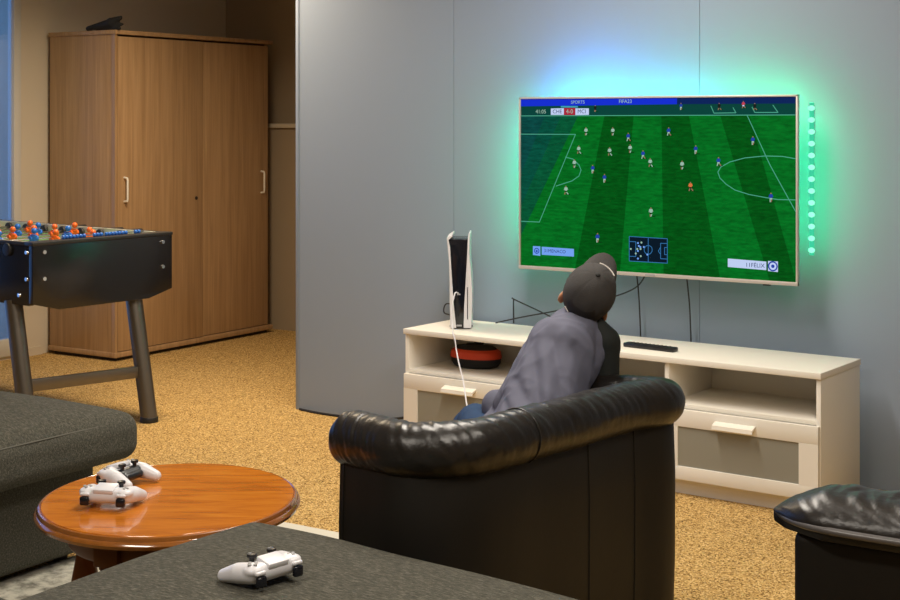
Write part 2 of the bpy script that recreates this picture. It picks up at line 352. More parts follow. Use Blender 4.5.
MB().box(-L_+.06, -.06, .03, W_-.03, .775, .79).build('playfield', M['pitch'], ft)
for (x, y) in ((0, .06), (0, W_-.06)):
    for z in (.735, .855): MB().cyl((x, y, z), (x+.006, y, z), .011, .009, 14).build('bolt', M['chrome'], ft)
for (x, z) in ((-.045, .855), (-.045, .735), (-.10, .66)): MB().cyl((x, 0, z), (x, -.006, z), .011, .009, 14).build('bolt', M['chrome'], ft)
def player_mb(y, z, tilt):
    p = MB(); m = Matrix.Translation((0, y, z)) @ Matrix.Rotation(tilt, 4, 'Y') @ Matrix.Scale(1.2, 4)
    p.cyl((0, 0, -.055), (0, 0, .018), .010, .015, 12, mtx=m); p.ball((0, 0, .036), .0125, sub=2, mtx=m)
    p.box(-.016, .016, -.015, .015, -.07, -.052, .004, mtx=m); p.cyl((0, -.019, .004), (0, .019, .004), .0115, seg=10, mtx=m); return p
rows = [(1, 'orange'), (2, 'orange'), (3, 'blue'), (5, 'orange'), (5, 'blue'), (3, 'orange'), (2, 'blue'), (1, 'blue')]
for k, (n, colr) in enumerate(rows):
    x = -.18-.155*k; z = .868
    rb = MB(); near = k in (0, 1, 4, 6, 7); rb.cyl((x, -.012, z), (x, W_+(.03 if near else .10), z), .0075, seg=12)
    rod = rb.build('rod', M['chrome'], ft)
    y0, y1 = (-.22, -.09) if near else (W_+.09, W_+.22)
    if not near: MB().cyl((x, y0, z), (x, y1, z), .0165, .0145, 16, bev=.004).build('handle', M['rubber'], rod)
    for yy in (.045, W_-.06): MB().cyl((x, yy, z), (x, yy+.016, z), .027, seg=18, bev=.003).build('bumper', M['rubber'], rod)
    MB().cyl((x, -.016, z-.006), (x, 0, z-.006), .029, seg=24, bev=.004).build('bearing', M['rubber'], rod)
    for i in range(n):
        y = W_/2+(i-(n-1)/2)*min(.2, .62/max(n, 1)) + (.06 if colr == 'orange' else -.05)
        pl = player_mb(y, z, R(12)).build('player', M[colr], rod)
        for v in pl.data.vertices: v.co.x += x
for y0, n in ((.185, 10), (.43, 9)):
    sc = MB().cyl((-.045, y0, .911), (-.045, y0+.24, .911), .0025, seg=8).build('score_wire', M['chrome'], ft)
    for i in range(n): MB().cyl((-.045, y0+.006+i*.0195+(.04 if i > 6 else 0), .911), (-.045, y0+.02+i*.0195+(.04 if i > 6 else 0), .911), .009, seg=12, bev=.003).build('score_bead', M['blue'], sc)
fm = Matrix.Rotation(FA, 4, 'Z') @ Matrix.Translation((5.076, -4.444, 0))
def leg(top, foot):
    mb = MB(); mb.cyl(fm @ Vector(top), fm @ Vector(foot), .040, .040, 28)
    l = mb.build('leg', M['steel'], ft)
    f = fm @ Vector(foot); mb = MB(); mb.cyl((f.x-.002, f.y, 0), (f.x, f.y, .028), .044, .042, 28, bev=.004); mb.build('foot_cap', M['rubber'], l)
leg((-5.095, 5.078, .63), (-4.982, 5.076, .012)); leg((-5.26, 4.49, .63), (-5.15, 4.49, .012)); leg((-6.38, 5.20, .63), (-6.44, 5.20, .012)); leg((-6.42, 4.70, .63), (-6.48, 4.70, .012))
a, b = fm @ Vector((-5.185, 4.49, 0)), fm @ Vector((-5.02, 5.076, 0))
ang = math.atan2(b.y-a.y, b.x-a.x); MB().box(0, (b-a).length, -.012, .012, .213, .268, .003, mtx=Matrix.Translation(a) @ Matrix.Rotation(ang, 4, 'Z')).build('stretcher', M['steel'], ft)

# ---------------------------------------------------------------- tv bench
bx0, bx1, by0, by1 = -1.915, 0.0, 0.014, .405
tb = thing('tv_bench', 'long cream tv bench with open shelves above frosted drawers', 'tv bench', (-1.719, 5.151, 0), R(-3.42))
MB().box(bx0-.004, bx1+.004, by0-.012, by1, .507, .530, .002).build('top_board', M['cream'], tb)
mb = MB()
c1, c2 = -1.28, -.628
for x in (bx0, bx1-.018): mb.box(x, x+.018, by0, by1, 0, .507, .001)
for x in (c1-.009, c2-.009): mb.box(x, x+.018, by0+.004, by1-.01, .06, .507, .001)
mb.box(bx0+.018, bx1-.018, by1-.012, by1-.004, .05, .507)
mb.box(bx0+.018, bx1-.018, by0+.002, by1-.012, .335, .353, .001); mb.box(bx0+.018, bx1-.018, by0+.02, by1-.012, .05, .066)
mb.build('carcass', M['cream'], tb)
MB().box(bx0+.02, bx1-.02, by0+.028, by0+.044, 0, .052).build('plinth', M['cream'], tb)
def drawer(x0, x1, glass=True):
    z0, z1 = .064, .3348; y0, y1 = by0-.018, by0
    mb = MB(); mb.box(x0, x1, y0, y1, z0, z0+.052, .0015); mb.box(x0, x1, y0, y1, z1-.066, z1, .0015)
    mb.box(x0, x0+.074, y0, y1, z0+.05, z1-.064); mb.box(x1-.074, x1, y0, y1, z0+.05, z1-.064)
    d = mb.build('drawer', M['cream'], tb)
    MB().box(x0+.07, x1-.07, y0+.006, y0+.010, z0+.048, z1-.062).build('glass_panel', M['frost'], d)
    mb = MB(); mb.box(x0+.03, x1-.03, y1, by1-.05, z0+.01, z0+.02); mb.box(x0+.03, x0+.04, y1, by1-.05, z0+.01, z1-.09); mb.box(x1-.04, x1-.03, y1, by1-.05, z0+.01, z1-.09); mb.box(x0+.03, x1-.03, by1-.06, by1-.05, z0+.01, z1-.09)
    mb.build('drawer_box', M['cream'], d)
    c = (x0+x1)/2-.005
    m = Matrix(((0, 0, 1, c-.082), (1, 0, 0, y0), (0, 1, 0, z1-.034), (0, 0, 0, 1)))
    MB().prism([(0, .0), (-.026, -.012), (-.030, -.022), (-.033, -.019), (-.030, -.004), (-.004, .006), (0, .006)], .164, mtx=m).build('handle', M['handle'], d, flat=True)
drawer(bx0+.004, c1-.003); drawer(c2-.016, bx1-.004); drawer(c1+.003, c2-.02)

# ---------------------------------------------------------------- television
TY = 5.53; tx0, tx1, tz0, tz1 = -3.196, -1.932, .797, 1.550
tv = thing('television', 'large wall-mounted television showing a green football match', 'television', (0, 0, 0))
mb = MB(); bz = .008
mb.box(tx0, tx1, TY-.003, TY+.018, tz1-bz, tz1, .001); mb.box(tx0, tx0+bz, TY-.003, TY+.018, tz0, tz1, .001); mb.box(tx1-bz, tx1, TY-.003, TY+.018, tz0, tz1, .001); mb.box(tx0, tx1, TY-.005, TY+.018, tz0, tz0+.015, .002)
mb.build('bezel', M['silver'], tv)
mb = MB(); mb.box(tx0+.004, tx1-.004, TY+.004, TY+.022, tz0+.004, tz1-.004); mb.box(tx0+.2, tx1-.2, TY+.022, TY+.052, tz0+.05, tz1-.2, .008)
mb.build('back_cover', M['tvback'], tv)
MB().box(-2.75, -2.35, TY+.05, WY, 1.0, 1.3, .004).build('wall_mount', M['tvback'], tv)
MB().box((tx0+tx1)/2-.022, (tx0+tx1)/2+.022, TY-.0065, TY-.0045, tz0+.004, tz0+.011).build('emblem', M['logo'], tv)
MB().box(-2.075, -2.045, TY-.002, TY+.012, tz0-.006, tz0, .001).build('receiver', M['pblack'], tv)
# screen: one flat picture made of layered shapes
SX, SZ, SW, SH = -3.186, .812, 1.248, .728
E_ = dict(base=(.0015, .140, .014), dark=(.001, .082, .007), teal=(.002, .085, .033), tealb=(.002, .072, .044), tealc=(.003, .060, .052), board=(.008, .028, .62), boarddim=(.004, .018, .10), apron=(.003, .055, .043), line=(.07, .36, .24),
  white=(.32, .50, .40), blue=(.016, .050, .36), orange=(.70, .17, .05), black=(.01, .012, .012), red=(.55, .05, .08), ui=(.52, .62, .88), uiblue=(.17, .36, .86), uired=(.38, .022, .045), uiteal=(.05, .33, .42), map=(.003, .010, .020), mapline=(.035, .17, .40), ink=(.02, .03, .13), shade=(.002, .05, .006), skin=(.30, .16, .10))
mats, idx = [], {}
for k_, c_ in E_.items():
    m_ = emis('screen_'+k_, c_, 1.0); idx[k_] = len(mats); mats.append(m_)
for k_ in ('base', 'dark', 'teal', 'tealb', 'tealc'):       # grass texture of the broadcast picture
    m_ = mats[idx[k_]]; n_, l_, b_ = nodes(m_); v_ = texco(m_, (30, 1, 130)); q_ = n_.new('ShaderNodeTexNoise'); q_.inputs['Scale'].default_value = 1; q_.inputs['Detail'].default_value = 3
    r_ = n_.new('ShaderNodeMapRange'); r_.inputs['From Min'].default_value = .3; r_.inputs['From Max'].default_value = .7; r_.inputs['To Min'].default_value = .72; r_.inputs['To Max'].default_value = 1.28
    l_.new(v_, q_.inputs['Vector']); l_.new(q_.outputs['Fac'], r_.inputs['Value']); l_.new(r_.outputs[0], b_.inputs['Emission Strength'])
sb = bmesh.new()
def flat(pts, key, lay):
    vs = [sb.verts.new((SX+x, TY-.0002*lay, SZ+z)) for x, z in pts]
    f = sb.faces.new(vs); f.material_index = idx[key]; f.normal_update()
    if f.normal.y > 0: f.normal_flip()
def stroke(pts, wd, key, lay):
    for (x0, z0), (x1, z1) in zip(pts, pts[1:]):
        d = Vector((x1-x0, z1-z0)); n = d.length
        if n < 1e-6: continue
        d /= n; p = Vector((-d.y, d.x))*wd/2; e = d*wd*.2
        flat([(x0-e.x+p.x, z0-e.y+p.y), (x0-e.x-p.x, z0-e.y-p.y), (x1+e.x-p.x, z1+e.y-p.y), (x1+e.x+p.x, z1+e.y+p.y)], key, lay)
def disc(x, z, r, key, lay, r2=None):
    if r2:
        stroke([(x+r*math.cos(i*math.pi/10), z+r*math.sin(i*math.pi/10)) for i in range(21)], r2, key, lay)
    else: flat([(x+r*math.cos(i*math.pi/8), z+r*math.sin(i*math.pi/8)) for i in range(16)], key, lay)
def write(txt, x, z, h, key, lay):
    me = text_mesh(txt, h); bt = bmesh.new(); bt.from_mesh(me); bpy.data.meshes.remove(me)
    for f in bt.faces: flat([(x+v.co.x, z+v.co.y) for v in f.verts], key, lay)
    bt.free()
flat([(0, 0), (SW, 0), (SW, SH), (0, SH)], 'base', 0)
for k_, p_ in SCR_POLY: flat(p_, k_, 1)
flat([(0, .656), (.20, .656), (0, .26)], 'tealb', 1.4); flat([(0, .656), (.12, .656), (0, .40)], 'tealc', 1.7)
for p_ in SCR_LINES: stroke(p_, .0034, 'line', 2)
rr = random.Random(3)
for k_, x, z in SCR_PLAYERS:
    s = (.85+.25*(1-z/SH) if z < .68 else .75)*.88
    sh = {'white': 'ui', 'blue': 'white', 'orange': 'black', 'black': 'black', 'red': 'ui'}[k_]; kick = rr.choice((-1, 1))*.006*s
    flat([(x-.011*s, z-.021*s), (x+.022*s, z-.023*s), (x+.022*s, z-.018*s), (x-.006*s, z-.017*s)], 'shade', 3)
    flat([(x-.0065*s, z-.004*s), (x+.0065*s, z-.004*s), (x+.007*s, z+.014*s), (x-.007*s, z+.014*s)], k_, 4)
    stroke([(x-.0065*s, z+.012*s), (x-.010*s, z)], .0032*s, k_, 4); stroke([(x+.0065*s, z+.012*s), (x+.0095*s, z+.002*s)], .0032*s, k_, 4)
    flat([(x-.006*s, z-.010*s), (x+.006*s, z-.010*s), (x+.006*s, z-.003*s), (x-.006*s, z-.003*s)], 'shade' if k_ == 'white' else sh, 5)
    stroke([(x-.004*s, z-.010*s), (x-.005*s-kick*.3, z-.021*s)], .005*s, 'skin' if k_ != 'blue' else 'white', 4); stroke([(x+.004*s, z-.010*s), (x+.006*s+kick, z-.020*s)], .005*s, 'skin' if k_ != 'white' else 'white', 4)
    disc(x, z+.0180*s, .0034*s, 'skin', 5)
for k_, p_ in SCR_UI: flat(p_, k_, 6)
for p_ in SCR_MAPLINES: stroke(p_, .0028, 'mapline', 7)
for k_, x, z in SCR_DOTS: disc(x, z, .0042, k_, 8)
(bx_, bz_), (cx_, cz_) = SCR_BADGES
disc(bx_, bz_, .011, 'blue', 7, .004); disc(bx_, bz_-.001, .005, 'blue', 7); disc(cx_, cz_, .0175, 'blue', 7, .0055); disc(cx_, cz_, .007, 'blue', 7)
for s_, p_, h_, k_ in SCR_TEXT: write(s_, p_[0]+{'3': .012, '1': -.010}.get(s_[0], 0), p_[1], h_*.78, k_, 9)
me = bpy.data.meshes.new('screen'); sb.to_mesh(me); sb.free()
for m_ in mats: me.materials.append(m_)
so = bpy.data.objects.new('screen', me); COL.objects.link(so); so.parent = tv
# light strips at the back of the television, facing the wall; the right one is added
def strip(p0, p1, col, s, ax):
    m_ = emis('led_glow', col, s); mb = MB(); wdt = .012
    (xa, za), (xb, zb) = p0, p1
    if ax == 'x': mb.box(xa, xb, TY+.0225, TY+.027, za-wdt/2, za+wdt/2)
    else: mb.box(xa-wdt/2, xa+wdt/2, TY+.0225, TY+.027, za, zb)
    mb.build('light_strip', m_, tv)
GRN = (.005, .85, .31); CYN = (.03, .70, .75); BLU = (.03, .36, 1.0)
KS = 3.2
strip((tx0+.018, tz0+.12), (tx0+.018, tz1-.05), GRN, 34*KS, 'z')
strip((tx0+.13, tz1-.03), (tx0+.42, tz1-.03), BLU, 80*KS, 'x'); strip((tx0+.44, tz1-.03), (tx0+.82, tz1-.03), CYN, 30*KS, 'x'); strip((tx0+.82, tz1-.03), (tx1-.05, tz1-.03), GRN, 24*KS, 'x')
strip((tx1-.03, tz0+.12), (tx1-.03, tz1-.05), GRN, 19*KS, 'z')  # unseen right strip, added to spread the visible lamps' green glow on the wall
# the strip whose lamps can be seen on the wall beside the television
ls = thing('led_strip', 'vertical strip of glowing green lamps on the wall right of the television', 'light strip')
MB().box(-1.943, -1.923, WY-.004, WY, .905, 1.52, .0015).build('glowing_tape', emis('led_tape', (.05, .60, .34), 1.0), ls)  # tape emits: the green glow around the lamps is put into its colour
lm = emis('led_green', (.30, 1.0, .64), 1.3)
for i in range(13):
    z = 1.498-i*(1.498-.926)/12
    MB().ball((-1.933, WY-.006, z), (.0150, .006, .0115), sub=2).build('led', lm, ls)

# ---------------------------------------------------------------- things on the bench
con = thing('game_console', 'upright white game console with black core on the bench', 'game console', (-3.43, 5.42, .53), R(30))
def fin(side):
    if side < 0: pts = [(-.018, .006), (-.044, .006), (-.0465, .10), (-.047, .20), (-.050, .30), (-.058, .385), (-.060, .402), (-.035, .418), (-.034, .408), (-.052, .392), (-.045, .36), (-.038, .24), (-.030, .12)]
    else: pts = [(.014, .006), (.048, .006), (.051, .10), (.052, .17), (.046, .26), (.040, .33), (.041, .385), (.042, .418), (.036, .420), (.033, .40), (.030, .33), (.024, .22), (.017, .10)]
    m = Matrix(((1, 0, 0, 0), (0, 0, 1, -.045), (0, 1, 0, 0), (0, 0, 0, 1)))
    return MB().prism(pts, .215, .0015, mtx=m).build('side_shell', M['pwhite'], con)
fin(-1); f_ = fin(1)
MB().box(.0300, .0335, -.0475, -.044, .045, .185).build('disc_slot', M['gloss'], f_)
m_ = Matrix(((1, 0, 0, 0), (0, 0, 1, -.036), (0, 1, 0, 0), (0, 0, 0, 1)))
core = MB().prism([(-.028, .004), (.016, .004), (.018, .10), (.026, .22), (.034, .33), (.038, .395), (-.052, .395), (-.046, .36), (-.038, .24), (-.032, .12)], .195, .002, mtx=m_).build('core', M['gloss'], con)
MB().box(-.014, .0, -.038, -.0355, .150, .156).build('port', M['logo'], core); MB().box(-.017, .006, -.038, -.0355, .012, .02).build('port', M['logo'], core)
MB().lathe([(0, 0), (.05, 0), (.052, .002), (.05, .005), (0, .006)], (0, .05, 0), 32).build('stand', M['pblack'], con)

mb = MB(); mb.tube([Vector(p) for p in ((-3.412, 5.372, .690), (-3.413, 5.345, .690), (-3.409, 5.315, .622), (-3.385, 5.285, .550), (-3.352, 5.235, .536), (-3.333, 5.222, .508), (-3.322, 5.215, .468), (-3.288, 5.185, .412), (-3.241, 5.14, .360), (-3.17, 5.05, .300), (-3.069, 4.9, .265), (-2.85, 4.5, .235), (-2.60, 4.10, .33), (-2.42, 3.90, .47), (-2.33, 3.85, .545))], .0031, 8, smooth=8)
tag(mb.build('charging_cable', M['pwhite']), 'white charging cable hanging from the upright console over the bench edge', 'cable')

cs = thing('round_case', 'round black case with an orange-red band on the bench shelf', 'case', (-3.392, 5.487, .353))
mb = MB(); mb.lathe([(0, 0), (.085, 0), (.105, .006), (.119, .024), (.122, .046)], (0, 0, 0), 40, sy=.70); mb.lathe([(.103, .082), (.09, .092), (.05, .098), (0, .100)], (0, 0, 0), 40, sy=.70); mb.build('shell', M['blackcloth'], cs)
MB().lathe([(.123, .044), (.124, .050), (.119, .072), (.102, .083)], (0, 0, 0), 40, sy=.70).build('band', M['red'], cs)
mb = MB(); mb.cap((-.03, -.02, .099), .008, (.03, .0, .102), .009, 12); mb.cap((.0, .0, .101), .012, (.02, .02, .104), .008, 12); mb.build('strap', M['blackcloth'], cs)

rc = thing('remote_control', 'slim black remote control lying on the bench top', 'remote control', (-2.473, 5.332, .53), R(-7.5))
MB().box(-.118, .118, -.021, .021, .0, .018, .005).build('body', M['pblack'], rc)
for i in range(10):
    for j in (-1, 0, 1): MB().cyl((-.085+i*.019, j*.011, .017), (-.085+i*.019, j*.011, .0195), .0036, seg=8).build('button', M['rubber'], rc)

def cable(pts, label, r=.0032, sm=6, grp=None):
    return tag(MB().tube([Vector(p) for p in pts], r, 8, smooth=sm).build('black_cable', M['cable']), label, 'cable', grp)
cable([(-3.296, 5.655, .533), (-3.297, 5.655, .60), (-3.296, 5.655, .640), (-3.29, 5.655, .640), (-3.10, 5.655, .575), (-3.0, 5.655, .535)], 'black cable bent in a peak against the wall left of the boy', sm=3)
cable([(-3.37, 5.62, .534), (-3.25, 5.65, .565), (-3.05, 5.66, .612), (-2.85, 5.66, .668), (-2.68, 5.63, .735), (-2.60, 5.58, .82)], 'thin black cable rising along the wall behind the boy to the television')
cable([(-2.664, 5.60, .82), (-2.664, 5.62, .74), (-2.665, 5.635, .66), (-2.665, 5.65, .50), (-2.66, 5.65, .38)], 'black cable hanging straight below the television just right of the boy')
cable([(-2.435, 5.60, .82), (-2.435, 5.62, .74), (-2.434, 5.635, .66), (-2.434, 5.65, .50), (-2.43, 5.65, .38)], 'black cable hanging straight below the right part of the television')
cable([(-3.50, 5.54, .62), (-3.585, 5.615, .64), (-3.625, 5.64, .625), (-3.60, 5.64, .60), (-3.66, 5.655, .595), (-3.67, 5.655, .555), (-3.62, 5.65, .54), (-3.60, 5.655, .48), (-3.60, 5.655, .4)], 'black cable looping behind the upright console')
cable([(-4.55, 5.685, .006), (-4.40, 5.66, .006), (-4.25, 5.655, .008), (-4.05, 5.665, .012), (-3.85, 5.68, .05), (-3.70, 5.685, .095), (-3.60, 5.66, .14)], 'black cable running along the foot of the grey wall left of the bench', r=.006)

# ---------------------------------------------------------------- rug and seating
rg = thing('rug', 'pale mottled rug with a light border under the round table', 'rug')
MB().box(-3.64, -2.48, 2.2, 3.98, 0.0, .010, .002).build('pile', M['rug'], rg)
mb = MB(); mb.box(-3.64, -2.42, 3.98, 4.045, 0, .012, .003); mb.box(-2.48, -2.42, 2.2, 3.98, 0, .012, .003); mb.build('border', M['rug_edge'], rg)

sf = thing('sofa', 'charcoal woven sofa on the left with an overhanging seat cushion', 'sofa')
MB().cushion(-4.50, -3.575, 1.2, 3.40, .035, .35, .03, 0, .002, 30).build('base', M['sofa'], sf)
cu = MB().cushion(-4.40, -3.440, 2.2, 3.478, .335, .487, .055, .050, .005, 44).build('seat_cushion', M['sofa'], sf)
MB().cushion(-4.40, -3.440, 1.2, 2.19, .335, .487, .055, .050, .005, 30).build('seat_cushion', M['sofa'], sf)
mb = MB(); mb.tube([Vector(p) for p in ((-4.3, 3.462, .468), (-3.56, 3.462, .468), (-3.475, 3.440, .466), (-3.456, 3.36, .468), (-3.450, 2.9, .471), (-3.450, 2.3, .470))], .0028, 8, smooth=8); mb.build('piping', M['sofa_pipe'], cu)
MB().cushion(-4.72, -4.36, 1.2, 3.42, .28, .80, .07, .01, .004, 24).build('backrest', M['sofa'], sf)
for x, y in ((-3.66, 3.32), (-3.66, 1.3), (-4.42, 3.32), (-4.42, 1.3)): MB().cyl((x, y, .0), (x, y, .05), .022, .026, 16).build('foot', M['plinth'], sf)

ch = thing('corner_sofa', 'charcoal fabric corner sofa with a chaise in the near foreground', 'sofa')
MB().cushion(-2.30, -1.15, .9, 2.70, .05, .32, .04, 0, .003, 26).build('base', M['sofa'], ch)
chaise = MB().cushion(-2.37, -1.10, .9, 2.775, .29, .462, .06, .050, .006, 50).build('chaise_cushion', M['sofa'], ch, mtx=Matrix.Translation((-2.2, 0, .46)) @ Matrix.Rotation(R(2.5), 4, 'Y') @ Matrix.Translation((2.2, 0, -.46)))
MB().cushion(-3.40, -2.375, .9, 2.08, .26, .455, .06, .02, .004, 36).build('seat_cushion', M['sofa'], ch)
MB().cushion(-3.40, -2.31, .9, 2.02, .05, .30, .04, 0, .003, 20).build('base', M['sofa'], ch)
MB().cushion(-3.45, -1.1, .62, .95, .28, .80, .08, .02, .004, 20).build('backrest', M['sofa'], ch)
for x, y in ((-2.22, 2.6), (-1.22, 2.6), (-3.3, 1.9), (-3.3, 1.0), (-1.22, 1.0)): MB().cyl((x, y, .0), (x, y, .07), .022, .026, 16).build('foot', M['plinth'], ch)

# ---------------------------------------------------------------- round coffee table
tcx, tcy, tz = -2.675, 2.80, .463
TR = R(32.75)
ct = thing('coffee_table', 'round varnished cherry coffee table with a moulded rim', 'coffee table', (tcx, tcy, 0), TR)
ct.scale = (.972, .99, 1)
MB().lathe([(0, tz-.012), (.333, tz-.012), (.333, tz-.003), (.331, tz), (0, tz)], (0, 0, 0), 96, sy=1.11).build('top', M['cherry'], ct)
MB().lathe([(.30, tz-.034), (.338, tz-.034), (.348, tz-.029), (.3505, tz-.021), (.347, tz-.0135), (.3435, tz-.0115), (.343, tz-.0135), (.342, tz-.0085), (.3395, tz-.0025), (.336, tz-.0008), (.3335, tz-.003), (.325, tz-.013), (.30, tz-.034)], (0, 0, 0), 96, sy=1.11).build('moulded_rim', M['cherry_dark'], ct)
mb = MB(); mb.lathe([(.235, tz-.098), (.262, tz-.098), (.266, tz-.09), (.266, tz-.034), (.235, tz-.034), (.235, tz-.098)], (0, 0, 0), 72, sy=1.11); mb.build('apron', M['cherry_leg'], ct)
for a in (-112, -14, 76, 166):
    x, y = .252*math.cos(R(a)), .252*1.11*math.sin(R(a)); lm4 = Matrix.Translation((x, y, 0)) @ Matrix.Rotation(R(a), 4, 'Z')
    mb = MB(); mb.box(-.03, .03, -.036, .036, tz-.102, tz-.034, .004, mtx=lm4)
    mb.lathe([(.0, tz-.100), (.030, tz-.100), (.032, tz-.108), (.024, tz-.118), (.021, tz-.13), (.022, tz-.15), (.028, tz-.19), (.036, tz-.23), (.042, tz-.27), (.044, tz-.30), (.038, tz-.325), (.030, tz-.345), (.027, tz-.37), (.026, tz-.40), (.030, tz-.43), (.032, tz-.44), (.028, tz-.452), (0, tz-.452)], (x, y, 0), 32)
    mb.build('leg', M['cherry_leg'], ct)

# ---------------------------------------------------------------- tub armchair
def sweep(path, sec, mat=0, endcap=True):
    """section (outward, z) swept along a plan path"""
    t = bmesh.new(); rings = []; n = len(path)
    for i, p in enumerate(path):
        d = (path[min(i+1, n-1)]-path[max(i-1, 0)]); d.z = 0; d.normalize(); nn = Vector((d.y, -d.x, 0))
        rings.append([t.verts.new((p.x+nn.x*o, p.y+nn.y*o, z)) for o, z in sec])
    m = len(sec)
    for a, b in zip(rings, rings[1:]):
        for k in range(m): t.faces.new((a[k], a[(k+1) % m], b[(k+1) % m], b[k]))
    t.faces.new(rings[0][::-1]); t.faces.new(rings[-1]); bmesh.ops.recalc_face_normals(t, faces=t.faces)
    o = MB(); o.merge(t, mat); return o
ac = thing('tub_armchair', 'black leather tub armchair with a fat rolled rim under the boy', 'armchair')
AP = [(-2.205, 2.932), (-2.15, 2.922), (-2.08, 2.908), (-2.0, 2.897), (-1.925, 2.922), (-1.874, 2.988), (-1.846, 3.09), (-1.828, 3.23), (-1.806, 3.38), (-1.788, 3.53), (-1.765, 3.66), (-1.730, 3.755), (-1.738, 3.815), (-1.80, 3.848), (-1.95, 3.852), (-2.1, 3.85), (-2.19, 3.85)]
path = spline([Vector((x, y, .652 if i < 11 else (.650, .645, .638, .630, .626, .626)[i-11])) for i, (x, y) in enumerate(AP)], 22)
RAD = .0705
t = bmesh.new(); rings = []; n = len(path); SG = 48; s_acc = 0
tot = sum((b-a).length for a, b in zip(path, path[1:]))
for i, p in enumerate(path):
    if i: s_acc += (p-path[i-1]).length
    d = (path[min(i+1, n-1)]-path[max(i-1, 0)]).normalized(); nn = Vector((d.y, -d.x, 0))
    e0, e1 = s_acc, tot-s_acc; e = min(e0, e1); endf = .62+.38*math.sqrt(max(0, 1-(1-min(1, e/.035))**2))
    ring = []
    for k in range(SG):
        a = 2*math.pi*k/SG; ou, zz = math.cos(a), math.sin(a)
        # leather creases running across the roll, deepest where it bends
        amt = .0052 if s_acc < .75 else .0030
        amt *= .5+.5*max(0, zz*.5+.5)
        w1 = noise.noise(Vector((s_acc*38+a*1.1, a*.6, 1.3))); w2 = noise.noise(Vector((s_acc*85+a*1.6, a*.9, 7.1)))
        cr = (1-abs(w1)*2.2)*amt*.55 + w2*amt*.40
        r = RAD*endf*(1+.03*noise.noise(Vector((s_acc*6, a, 3))))-cr
        ring.append(t.verts.new(p+nn*ou*r*1.0+Vector((0, 0, zz*r*.99))))
    rings.append(ring)
for a, b in zip(rings, rings[1:]):
    for k in range(SG): t.faces.new((a[k], a[(k+1) % SG], b[(k+1) % SG], b[k]))
for ring, sgn in ((rings[0], -1), (rings[-1], 1)):
    c = sum((v.co for v in ring), Vector())/SG; d = (path[0]-path[3]).normalized() if sgn < 0 else (path[-1]-path[-4]).normalized()
    prev = ring
    for fr_, off in ((.8, .012), (.5, .021), (.2, .025)):
        nr = [t.verts.new(c+(v.co-c)*fr_+d*off) for v in ring]
        for k in range(SG): t.faces.new((prev[k], prev[(k+1) % SG], nr[(k+1) % SG], nr[k]))
        prev = nr
    t.faces.new(prev)
bmesh.ops.recalc_face_normals(t, faces=t.faces)
o = MB(); o.merge(t); roll = o.build('rolled_rim', M['leather'], ac, sharp=80)
# welted seam across the roll
i = min(range(n), key=lambda q: (path[q]-Vector((-1.833, 3.17, .652))).length)
d = (path[i+1]-path[i-1]).normalized(); nn = Vector((d.y, -d.x, 0))
MB().tube([path[i]+nn*math.cos(a)*.0705+Vector((0, 0, math.sin(a)*.070)) for a in [R(q) for q in range(-70, 150, 8)]], .0022, 8).build('seam', M['leather'], roll)
bpath = [p.copy() for p in path if (p-path[0]).length > .026]
sec = [(.036, .07), (.040, .20), (.041, .45), (.036, .60), (.02, .64), (-.06, .64), (-.07, .60), (-.07, .07)]
body = sweep(bpath, sec).build('shell', M['leather_panel'], ac)
for q in ((-1.80, 3.42), (-2.165, 2.927), (-1.775, 3.64)):
    i = min(range(n), key=lambda k: (path[k]-Vector((*q, .652))).length); i = max(2, min(n-3, i))
    d = (path[i+1]-path[i-1]).normalized(); nn = Vector((d.y, -d.x, 0)); p = path[i]
    MB().tube([Vector((p.x+nn.x*k, p.y+nn.y*k, z)) for k, z in ((.0365, .075), (.0405, .2), (.0415, .45), (.0365, .6))], .0022, 8).build('seam', M['leather_panel'], body)
MB().box(-2.15, -1.85, 2.985, 3.79, .06, .30, .03).build('seat_base', M['leather_panel'], ac)
MB().cushion(-2.19, -1.855, 2.99, 3.785, .27, .41, .05, .02, .002, 24).build('seat_cushion', M['leather'], ac)
for x, y in ((-2.15, 2.93), (-1.86, 3.05), (-2.15, 3.84), (-1.79, 3.78)): MB().cyl((x, y, 0), (x, y, .075), .022, .028, 16).build('foot', M['plinth'], ac)

# ---------------------------------------------------------------- second armchair at the right edge
a2 = thing('armchair', 'black leather armchair at the right edge with a piped pillow back', 'armchair')
px0, px1, py, pz = -1.018, .05, 2.80, .676
t = bmesh.new(); rings = []; NX, NS = 220, 40
for i in range(NX+1):
    x = px0+(px1-px0)*i/NX; e = min(x-px0, px1-x)
    pr_ = .06+.94*max(0, math.sin(min(1, e/.135)*math.pi/2))**.85
    ring = []
    for k in range(NS+1):
        a = math.pi*k/NS; zz = math.sin(a)**.85; yy = -math.cos(a)
        w1 = noise.noise(Vector((x*24+zz*2.6*(1 if yy < 0 else -1), yy*.9, 4.2))); w2 = noise.noise(Vector((x*60+zz*4, yy*2, 9)))
        f = 1-(.5-abs(w1))*.13*zz+w2*.03*zz
        ring.append(t.verts.new((x, py+yy*(.025+.088*pr_)*f, pz+zz*.056*pr_*f)))
    rings.append(ring)
for a, b in zip(rings, rings[1:]):
    for k in range(NS): t.faces.new((a[k], a[k+1], b[k+1], b[k]))
    t.faces.new((a[NS], a[0], b[0], b[NS]))
t.faces.new(rings[0]); t.faces.new(rings[-1]); bmesh.ops.recalc_face_normals(t, faces=t.faces)
o = MB(); o.merge(t); pil = o.build('back_pillow', M['leather'], a2, sharp=70)
fl = [Vector((px0+.004, py-.02, pz-.002)), Vector((px0+.05, py-.072, pz-.003)), Vector((px0+.13, py-.110, pz-.002)), Vector((px0+.3, py-.116, pz-.002)), Vector((px0+.6, py-.116, pz-.001)), Vector((px1-.05, py-.112, pz))]
